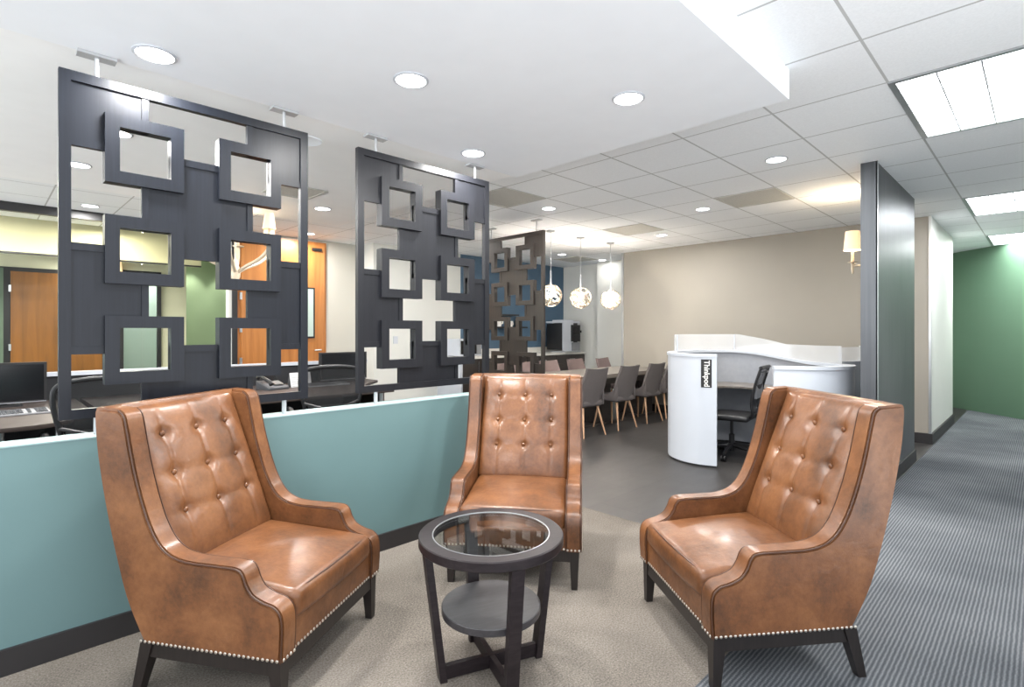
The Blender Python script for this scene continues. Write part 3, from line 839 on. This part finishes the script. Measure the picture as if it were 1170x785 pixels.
# ------------------------------------------------------------------ wall sconces and chandelier
def shade_bm(r0=.062, r1=.092, h=.19, z=0):
    return lathe([(r1, z), (r0, z+h), (r0-.003, z+h), (r1-.003, z)], seg=28)
t = thing('wall_sconce', 'lit sconce with cream shade peeking out left of the steel fin', 'wall lamp', (6.22, 1.085, 2.02))
obj('back_plate', bevel(box(-.05, .05, 0, .02, -.1, .1), .004), 'bright', t)
obj('arm', tube([(0, .02, 0), (0, .29, .0)], .009, 8), 'antique', t)
obj('cross_bar', tube([(-.09, .29, .03), (.09, .29, .03)], .007, 8), 'antique', t)
obj('candle', lathe([(0, -.11), (.008, -.1), (.014, -.05), (.013, .12), (0, .125)], (0, .29, .03), 16), 'antique', t)
obj('drip_cup', lathe([(0, .0), (.045, .006), (.047, .012), (0, .008)], (0, .29, .03), 20), 'antique', t)
o = obj('lamp_shade', shade_bm(.062, .08, .19), 'shade', t, 50); o.location = (0, .29, .16)
lamp('POINT', (6.22, 1.40, 2.46), 13, .05, (1, .82, .58), name='sconce_bulb')
lamp('POINT', (6.22, 1.375, 2.2), 6, .03, (1, .82, .58), name='sconce_bulb')

CX_, CY_ = 1.86, 5.86
t = thing('chandelier', 'cream curved arm chandelier with lit shades behind the first screen', 'chandelier', (CX_, CY_, 2.622))
obj('canopy', lathe([(0, 0), (.07, 0), (.06, -.02), (0, -.03)], seg=24), 'antique', t)
obj('stem', tube([(0, 0, -.02), (0, 0, -.74)], .011, 10), 'antique', t)
obj('hub', lathe([(0, -.76), (.02, -.75), (.045, -.70), (.05, -.64), (.03, -.58), (.014, -.52), (0, -.5)], seg=20), 'antique', t)
for k, (lat, dep) in enumerate(((.40, -.12), (.21, .30), (-.16, .37), (-.40, .08), (-.26, -.30), (.13, -.38))):
    x = (lat+dep)/R2; y = (-lat+dep)/R2
    pts = catmull([(x*.05, y*.05, -.66), (x*.3, y*.3, -.60), (x*.7, y*.7, -.53), (x*.98, y*.98, -.43), (x, y, -.34)], 6)
    a = obj('arm', tube(pts, .017, 10), 'antique', t)
    obj('drip_cup', lathe([(0, -.345), (.055, -.335), (.058, -.325), (0, -.33)], (x, y, 0), 20), 'antique', a)
    obj('candle', lathe([(0, -.34), (.013, -.33), (.013, -.22), (0, -.215)], (x, y, 0), 14), 'antique', a)
    s_ = obj('lamp_shade', shade_bm(.04, .062, .16, -.235), 'shade', t, 50); s_.location = (x, y, 0)
lamp('POINT', (CX_, CY_, 2.50), 5, .1, (1, .76, .5), name='chandelier_glow')
t = thing('wall_sconce', 'small lit yellow sconce on the wall beyond the office glazing', 'wall lamp', (1.47, 10.0, 2.25))
obj('back_plate', bevel(box(-.03, .03, -.02, -.002, -.1, .05), .004), 'bright', t); obj('arm', tube([(0, -.02, -.05), (0, -.1, -.03), (0, -.1, .02)], .008, 8), 'bright', t)
o = obj('lamp_shade', shade_bm(.06, .08, .19), 'shade', t, 50); o.location = (0, -.1, .02)

# ------------------------------------------------------------------ work desks behind the low wall
o = thing('cubicle_panel', 'dark fabric desk divider with white top cap', 'desk divider', (0, 6.28, 0))
obj('panel', box(-2.5, 3.56, -.03, .03, .02, .965), 'panel', o); obj('top_cap', bevel(box(-2.52, 3.58, -.045, .045, .965, 1.0), .004), 'white', o)
for x in (-2.4, .5, 3.4): obj('foot', box(x, x+.05, -.05, .05, 0, .02), 'black', o)
def desk(name, label, pts, legs):
    t = thing(name, label, 'desk', (pts[0][0], pts[0][1], 0)); ox, oy = pts[0][:2]
    obj('desktop', bevel(prism([(x-ox, y-oy) for x, y in pts], .73, .76, 'z'), .004), 'desk', t)
    for x, y in legs: obj('leg', tube([(x-ox, y-oy, 0), (x-ox, y-oy, .73)], .025, 14), 'bright', t)
    return t
rr = [(.18+.30*math.cos(a), 4.86+.25*math.sin(a)) for a in [(-PI/2)+PI*i/14 for i in range(15)]]
desk('office_desk', 'dark desk with rounded end at the far left', [(-1.7, 4.61), (-1.7, 6.22), (.62, 6.22), (.62, 5.40), (.42, 5.15)] [0:1] + rr[:10] + [(.62, 5.35), (.62, 6.22), (-1.7, 6.22)], [(-1.5, 4.8), (.1, 4.9), (-1.5, 6.1), (.5, 6.1)])
t = desk('office_desk', 'dark grey desk carrying the phone behind the first screen', [(1.15, 4.82), (3.08, 4.82), (3.08, 5.45), (3.5, 5.85), (3.5, 6.22), (.66, 6.22), (.66, 5.35)], [(1.3, 4.95), (3.0, 4.95), (.8, 6.1), (3.4, 6.1)])
obj('pedestal', bevel(box(.1, .55, .25, .85, .02, .70), .006), 'black', t)
t = thing('desk_support', 'dark end panel of the office desks left of the pale wall', 'panel', (3.04, 5.3, 0)); obj('panel', box(0, .03, -.3, .55, 0, .725), 'dark_cab', t)

def monitor(label, x, y, rz, w_=.56):
    t = thing('computer_monitor', label, 'monitor', (x, y, .76), rz, 'black computer monitors on the desks')
    obj('housing', bevel(box(-w_/2, w_/2, -.02, .025, .025, .352), .008), 'black', t)
    obj('display', box(-w_/2+.018, w_/2-.018, -.0215, -.0195, .045, .335), 'screen', t)
    obj('chin_strip', bevel(box(-w_/2+.004, w_/2-.004, -.0225, -.019, .026, .034), .001, 1), 'monitor_grey', t)
    obj('stand_neck', bevel(box(-.04, .04, .02, .05, .01, .2), .005), 'black', t); obj('stand_foot', bevel(box(-.13, .13, -.06, .12, 0, .015), .005), 'black', t)
monitor('black computer monitor at the far left edge, seen beside the first screen', .125, 5.9, 0)
monitor('black computer monitor seen between the first and second screens', 3.12, 6.0, 0, .60)
def keyboard(label, x, y, rz):
    t = thing('keyboard', label, 'keyboard', (x, y, .76), rz, 'keyboards on the desks')
    obj('case', bevel(prism([(-.09, 0), (.09, 0), (.09, .028), (-.09, .014)], -.24, .24, 'x'), .003, 1), 'keybase', t)
    kb = bmesh.new()
    for r in range(6):
        for c in range(20):
            if c in (14, 16): continue
            y0 = -.08+r*.027; z = .014+(y0+.09)/.18*.014
            add_box(kb, -.228+c*.0228, -.228+c*.0228+.019, y0, y0+.021, z, z+.007)
    o = obj('keys', kb, 'key', t, 0); o['kind'] = 'stuff'
keyboard('grey keyboard on the rounded desk at the far left', .14, 5.3, .05)
keyboard('grey keyboard on the desk behind the second mesh chair', 2.75, 5.68, 0)
t = thing('desk_phone', 'dark desk phone with handset behind the first screen', 'phone', (2.18, 5.72, .76), .25)
obj('body', bevel(prism([(-.11, 0), (.11, 0), (.11, .09), (-.11, .025)], -.12, .12, 'x'), .006), 'key', t)
obj('keypad', bevel(prism([(-.07, .045), (.03, .08), (.03, .086), (-.07, .051)], -.02, .09, 'x'), .002, 1), 'black', t)
obj('handset', tube([(-.09, -.11, .06), (-.09, -.08, .09), (-.09, .07, .135), (-.09, .11, .12)], [.024, .018, .018, .024], 10), 'black', t)
obj('display', bevel(prism([(.04, .085), (.10, .14), (.105, .135), (.045, .08)], -.05, .09, 'x'), .001, 1), 'screen', t)
t = thing('desk_calendar', 'small white desk calendar with grid beside the desk phone', 'calendar', (2.50, 5.80, .76), .1)
obj('card', prism([(-.04, 0), (-.033, 0), (0, .15), (-.004, .153)], -.12, .12, 'x'), 'paper', t)
obj('stand', prism([(.04, 0), (.033, 0), (-.004, .153), (0, .15)], -.12, .12, 'x'), 'monitor_grey', t)
g = bmesh.new()
for i in range(7): add_prism(g, [(-.0385, .006), (-.0375, .006), (-.0080, .125), (-.0090, .125)], -.106+i*.035, -.103+i*.035, 'x')
for j in range(6):
    z = .008+j*.023; yy = -.0395+.037*(z/.15) ; add_box(g, -.106, .106, yy-.002, yy+.002, z, z+.002)
obj('printed_grid', g, 'key', t, 0)

# ------------------------------------------------------------------ task chairs
def five_star(t, r=.31):
    obj('gas_column', lathe([(0, .06), (.03, .06), (.03, .24), (.016, .25), (.016, .40), (0, .40)], seg=16), 'black', t)
    for k in range(5):
        a = 2*PI*k/5+.3; c, s = math.cos(a), math.sin(a)
        lg = obj('base_arm', tube([(c*.02, s*.02, .125), (c*r*.6, s*r*.6, .105), (c*r, s*r, .075)], [.026, .021, .015], 8), 'black', t)
        b = bmesh.new()
        for o_ in (-.016, .016):
            for A in (0,):
                ring = []
                bmesh.ops.create_cone(b, cap_ends=True, segments=16, radius1=.029, radius2=.029, depth=.018,
                    matrix=Matrix.Translation((c*r - s*o_, s*r + c*o_, .03)) @ Matrix.Rotation(a+PI/2, 4, 'Z') @ Matrix.Rotation(PI/2, 4, 'Y'))
        add_tube(b, [(c*r, s*r, .03), (c*r, s*r, .08)], .008, 6)
        obj('caster', b, 'black', lg)
def office_chair(label, loc, rz, wide):
    """faces +x"""
    t = thing('office_chair', label, 'office chair', (*loc, 0), rz, None)
    five_star(t)
    def sf(x, y, z): return (x+.02, y, z+.445 - .02*max(0, x/.25)**2*(1 if x > 0 else 0))
    obj('seat', rbox(.48, .48, .06, .028, sf, .05), 'black', t, 60)
    if wide:
        W_ = .27
        loop = [(-.24, 0, .50), (-.26, .11, .52), (-.28, .185, .62), (-.30, .235, .78), (-.315, .262, .94), (-.32, .235, 1.03), (-.32, .12, 1.06), (-.32, 0, 1.066)]
        loop = loop + [(x, -y, z) for x, y, z in loop[::-1][1:-1]]
        lp = catmull(loop+[loop[0]], 4)[:-1]
        obj('back_frame', tube(lp, .015, 10, True), 'blackframe', t)
        bm = bmesh.new(); n = len(lp); c0 = bm.verts.new((-.27, 0, .8)); prev = None; vs = [bm.verts.new(p) for p in lp]; mid = [bm.verts.new(Vector(p)*.5+Vector((-.265, 0, .8))*.5) for p in lp]
        for i in range(n):
            bm.faces.new((vs[i], vs[(i+1) % n], mid[(i+1) % n], mid[i])); bm.faces.new((mid[i], mid[(i+1) % n], c0))
        bmesh.ops.recalc_face_normals(bm, faces=bm.faces)
        obj('back_mesh', bm, 'meshfab', t)
        obj('back_support', tube([(-.12, 0, .42), (-.28, 0, .46), (-.33, 0, .60), (-.34, .1, .72), (-.30, .23, .76)], .014, 8), 'blackframe', t)
        obj('back_support', tube([(-.33, 0, .60), (-.34, -.1, .72), (-.30, -.23, .76)], .014, 8), 'blackframe', t)
        obj('lumbar_band', bevel(box(-.335, -.325, -.2, .2, .66, .74), .003), 'black', t)
        for s in (-1, 1):
            ar = obj('armrest', tube([(-.2, s*.25, .46), (-.22, s*.29, .60), (-.05, s*.29, .68), (.12, s*.29, .67)], [.014, .014, .02, .022], 8), 'black', t)
    else:
        bm = bmesh.new(); pts = [(-.235, .50), (-.225, .50), (-.235, .60), (-.265, .75), (-.315, 1.02), (-.345, 1.03)]
        fr = bmesh.new()
        for s in (-1, 1): add_tube(fr, catmull([(-.20, s*.14, .44), (-.25, s*.19, .50), (-.245, s*.205, .62), (-.28, s*.21, .80), (-.335, s*.2, .985)], 4), .014, 8)
        add_tube(fr, [(-.335, -.2, .985), (-.335, .2, .985)], .02, 8); add_tube(fr, [(-.25, -.19, .50), (-.25, .19, .50)], .014, 8)
        obj('back_frame', fr, 'black', t)
        me = bmesh.new(); rows = [(-.248, .5), (-.243, .62), (-.262, .72), (-.28, .80), (-.312, .90), (-.335, .975)]
        g = [[me.verts.new((x+.004-.02*(1-(u*2-1)**2), -.2+.4*u, z)) for u in [i/8 for i in range(9)]] for x, z in rows]
        for j in range(len(rows)-1):
            for i in range(8): me.faces.new((g[j][i], g[j][i+1], g[j+1][i+1], g[j+1][i]))
        obj('back_mesh', me, 'meshfab', t)
        obj('lumbar_pad', bevel(box(-.285, -.262, -.15, .15, .66, .80), .006), 'monitor_grey', t)
        obj('cross_bar', tube([(-.32, -.19, .93), (-.32, .19, .93)], .012, 8), 'monitor_grey', t)
    return t
office_chair('black mesh office chair at the left, seen through the first screen bottom', (.60, 4.62), PI/2-.05, True)
office_chair('black mesh office chair standing between the first and second screens', (2.22, 4.62), PI/2-.25, True)
office_chair('black task chair with slim mesh back inside the white pod', (5.83, 2.43), 1.72, False)

# ------------------------------------------------------------------ curved white pod
t = thing('work_pod', 'curved white work pod with translucent screens and a name plate', 'work pod', (5.8, 2.2, 0))
path = catmull([(5.235, 2.33, 1.135), (5.185, 2.50, 1.135), (5.21, 2.68, 1.135), (5.35, 2.88, 1.135), (5.65, 3.03, 1.135), (6.05, 3.08, 1.135), (6.40, 2.98, 1.135), (6.60, 2.72, 1.135),
                (6.60, 2.42, 1.115), (6.45, 2.12, 1.085), (6.25, 1.86, 1.062), (6.06, 1.64, 1.05), (5.98, 1.43, 1.045), (5.87, 1.32, 1.045), (5.62, 1.30, 1.045), (5.37, 1.47, 1.045), (5.19, 1.78, 1.045)], 7)
def offset(pth, d):
    out = []
    for i, p in enumerate(pth):
        a = pth[max(i-1, 0)]; b = pth[min(i+1, len(pth)-1)]; dx, dy = b[0]-a[0], b[1]-a[1]; L = math.hypot(dx, dy)
        out.append((p[0]-dy/L*d, p[1]+dx/L*d))
    return out
def ribbon(pth, d0, d1, zlo, zhi):
    """wall that follows pth between the offsets d0 and d1; zlo / zhi are functions of the path point"""
    bm = bmesh.new(); A = offset(pth, d0); B = offset(pth, d1); rows = []
    for i, p in enumerate(pth):
        lo, hi = zlo(p), zhi(p)
        rows.append([bm.verts.new((A[i][0]-5.8, A[i][1]-2.2, lo)), bm.verts.new((A[i][0]-5.8, A[i][1]-2.2, hi)), bm.verts.new((B[i][0]-5.8, B[i][1]-2.2, hi)), bm.verts.new((B[i][0]-5.8, B[i][1]-2.2, lo))])
    for a, b in zip(rows, rows[1:]):
        for k in range(4): bm.faces.new((a[k], a[(k+1) % 4], b[(k+1) % 4], b[k]))
    bm.faces.new(rows[0]); bm.faces.new(rows[-1][::-1]); bmesh.ops.recalc_face_normals(bm, faces=bm.faces)
    return bm
obj('outer_shell', ribbon(path, .0, .035, lambda p: .02, lambda p: p[2]-.03), 'white', t, 40)
obj('inner_lining', ribbon(path[14:], -.022, .0, lambda p: .02, lambda p: p[2]-.03), 'podgrey', t, 40)
obj('inner_lining', ribbon(path[:15], -.022, .0, lambda p: .02, lambda p: p[2]-.03), 'white', t, 40)
obj('top_cap', ribbon(path, -.05, .045, lambda p: p[2]-.03, lambda p: p[2]), 'white', t, 40)
obj('base_strip', ribbon(path, -.018, .03, lambda p: 0, lambda p: .02), 'black', t, 40)
pi_ = {p: i for i, p in enumerate(path)}
obj('privacy_screen', ribbon(path[30:67], .01, .018, lambda p: p[2], lambda p: 1.328-.125*max(0, pi_[p]-50)/16), 'acrylic', t, 40)
obj('privacy_screen', ribbon(path[50:87], -.03, -.022, lambda p: p[2], lambda p: 1.165+.055*math.sin(min(1, (pi_[p]-50)/14)*PI/2)), 'acrylic', t, 40)
for i in (31, 49, 84): 
    p = path[i]; obj('screen_clip', tube([(p[0]-5.8, p[1]-2.2, p[2]), (p[0]-5.8, p[1]-2.2, (1.325 if i < 50 else 1.218))], .008, 8), 'white', t)
tail = catmull([(6.08, 1.60, 1.055), (6.35, 1.42, 1.055), (6.75, 1.36, 1.055), (7.2, 1.5, 1.055)], 6)
obj('side_partition', ribbon(tail, 0, .05, lambda p: .0, lambda p: p[2]), 'white', t, 40)
obj('privacy_screen', ribbon(tail[4:], .02, .028, lambda p: p[2], lambda p: 1.2), 'acrylic', t, 40)
inner = offset(path[21:66], -.024)
obj('worksurface', bevel(prism([(x-5.8, y-2.2) for x, y in inner] + [(6.05-5.8, 2.15-2.2), (6.12-5.8, 2.45-2.2), (6.02-5.8, 2.62-2.2), (5.75-5.8, 2.66-2.2), (5.55-5.8, 2.62-2.2)], .715, .74, 'z'), .003, 1), 'tabletop', t)
# name plate on the left curved end
n1 = Vector((5.225, 2.36, 0)); n2 = Vector((5.198, 2.45, 0))
dirv = (n2-n1).normalized(); ang_ = math.atan2(dirv.y, dirv.x)
pl = bpy.data.objects.new('name_plate', None); mid = (n1+n2)/2
i0 = min(range(12), key=lambda i: (path[i][1]-mid.y)**2)
oo = offset(path, .036)
plate_pts = [(*oo[i], 0) for i in range(1, 9)]
seg = [p for p in plate_pts if 2.352 <= p[1] <= 2.475]
bm = bmesh.new()
def on_curve(y):
    for a, b in zip(oo, oo[1:]):
        if a[1] <= y <= b[1]:
            f = (y-a[1])/(b[1]-a[1]); return a[0]+(b[0]-a[0])*f
    return oo[0][0]
ys = [2.362+.096*i/6 for i in range(7)]
fr_ = [bm.verts.new((on_curve(y)-.004-5.8, y-2.2, .80)) for y in ys]; tp_ = [bm.verts.new((on_curve(y)-.004-5.8, y-2.2, 1.083)) for y in ys]
br_ = [bm.verts.new((on_curve(y)+.001-5.8, y-2.2, .80)) for y in ys]; bt_ = [bm.verts.new((on_curve(y)+.001-5.8, y-2.2, 1.083)) for y in ys]
for i in range(6):
    bm.faces.new((fr_[i], fr_[i+1], tp_[i+1], tp_[i])); bm.faces.new((tp_[i], tp_[i+1], bt_[i+1], bt_[i])); bm.faces.new((br_[i], br_[i+1], fr_[i+1], fr_[i])); bm.faces.new((bt_[i], bt_[i+1], br_[i+1], br_[i]))
bm.faces.new((fr_[0], tp_[0], bt_[0], br_[0])); bm.faces.new((fr_[6], tp_[6], bt_[6], br_[6]))
bmesh.ops.recalc_face_normals(bm, faces=bm.faces)
plate = obj('name_plate', bm, 'black', t)
# lettering, read from top to bottom
cu = bpy.data.curves.new('lettering', 'FONT'); cu.body = 'Thinkpod'; cu.size = .088; cu.extrude = .0008; cu.align_x = 'CENTER'; cu.align_y = 'CENTER'; cu.offset = .0016
tmp = bpy.data.objects.new('tmp_text', cu); C.objects.link(tmp)
dg = bpy.context.evaluated_depsgraph_get(); me = bpy.data.meshes.new_from_object(tmp.evaluated_get(dg))
bpy.data.objects.remove(tmp, do_unlink=True)
xs_ = [v.co.x for v in me.vertices]; ys_ = [v.co.y for v in me.vertices]
sx = .262/(max(xs_)-min(xs_)); mx_ = (max(xs_)+min(xs_))/2; my_ = (max(ys_)+min(ys_))/2; sy = .066/(max(ys_)-min(ys_))
for v in me.vertices:
    a = (v.co.x-mx_)*sx; b = (v.co.y-my_)*sy      # text x runs downward, text up points to image right (-Y side)
    y = 2.410 - b; z = .9415 - a
    v.co = Vector((on_curve(y)-.0055-v.co.z-5.8, y-2.2, z))
me.materials.clear(); me.materials.append(M['ceramic'])
lt = bpy.data.objects.new('lettering', me); C.objects.link(lt); lt.parent = plate

# ------------------------------------------------------------------ extra lamps without modelled fixtures
for x in (2.75, 3.35, 3.9): lamp('SPOT', (x, 10.9, 2.70), 26, .04, (1, 1, .92), rot=(math.radians(13), 0, 0), spot=math.radians(70), name='wall_washer')
for x in (-.5, 1.2): lamp('AREA', (x, 8.4, 2.7), 30, .6, (1, .96, .8), name='corridor_lamp')
lamp('AREA', (1.8, 10.45, 2.7), 24, .4, (1, 1, 1), name='alcove_fill')  # fill light added to brighten the alcove, no fixture there
lamp('AREA', (1.2, 9.55, 2.38), 16, .5, (1, .97, .9), name='corridor_lamp')
lamp('AREA', (10.3, .5, 2.70), 20, .6, (.95, 1, .95), name='corridor_end_lamp')

W = bpy.data.worlds.new('world'); S.world = W; W.use_nodes = True
wn = W.node_tree; bg = wn.nodes['Background']; gc = wn.nodes.new('ShaderNodeTexCoord'); gs = wn.nodes.new('ShaderNodeSeparateXYZ')
wn.links.new(gc.outputs['Generated'], gs.inputs[0])      # pale upper half; brighter lower half added to light the ceiling from below
wn.links.new(ramp(wn, math_n(wn, 'ADD', math_n(wn, 'MULTIPLY', gs.outputs[2], .5), .5), [(.44, (.97, .985, 1, 1)), (.54, (.42, .44, .47, 1))]), bg.inputs[0])
bg.inputs[1].default_value = 3.3
S.view_settings.view_transform = 'Standard'; S.view_settings.look = 'None'; S.view_settings.gamma = 1
S.view_settings.use_curve_mapping = False; S.view_settings.exposure = 0.5
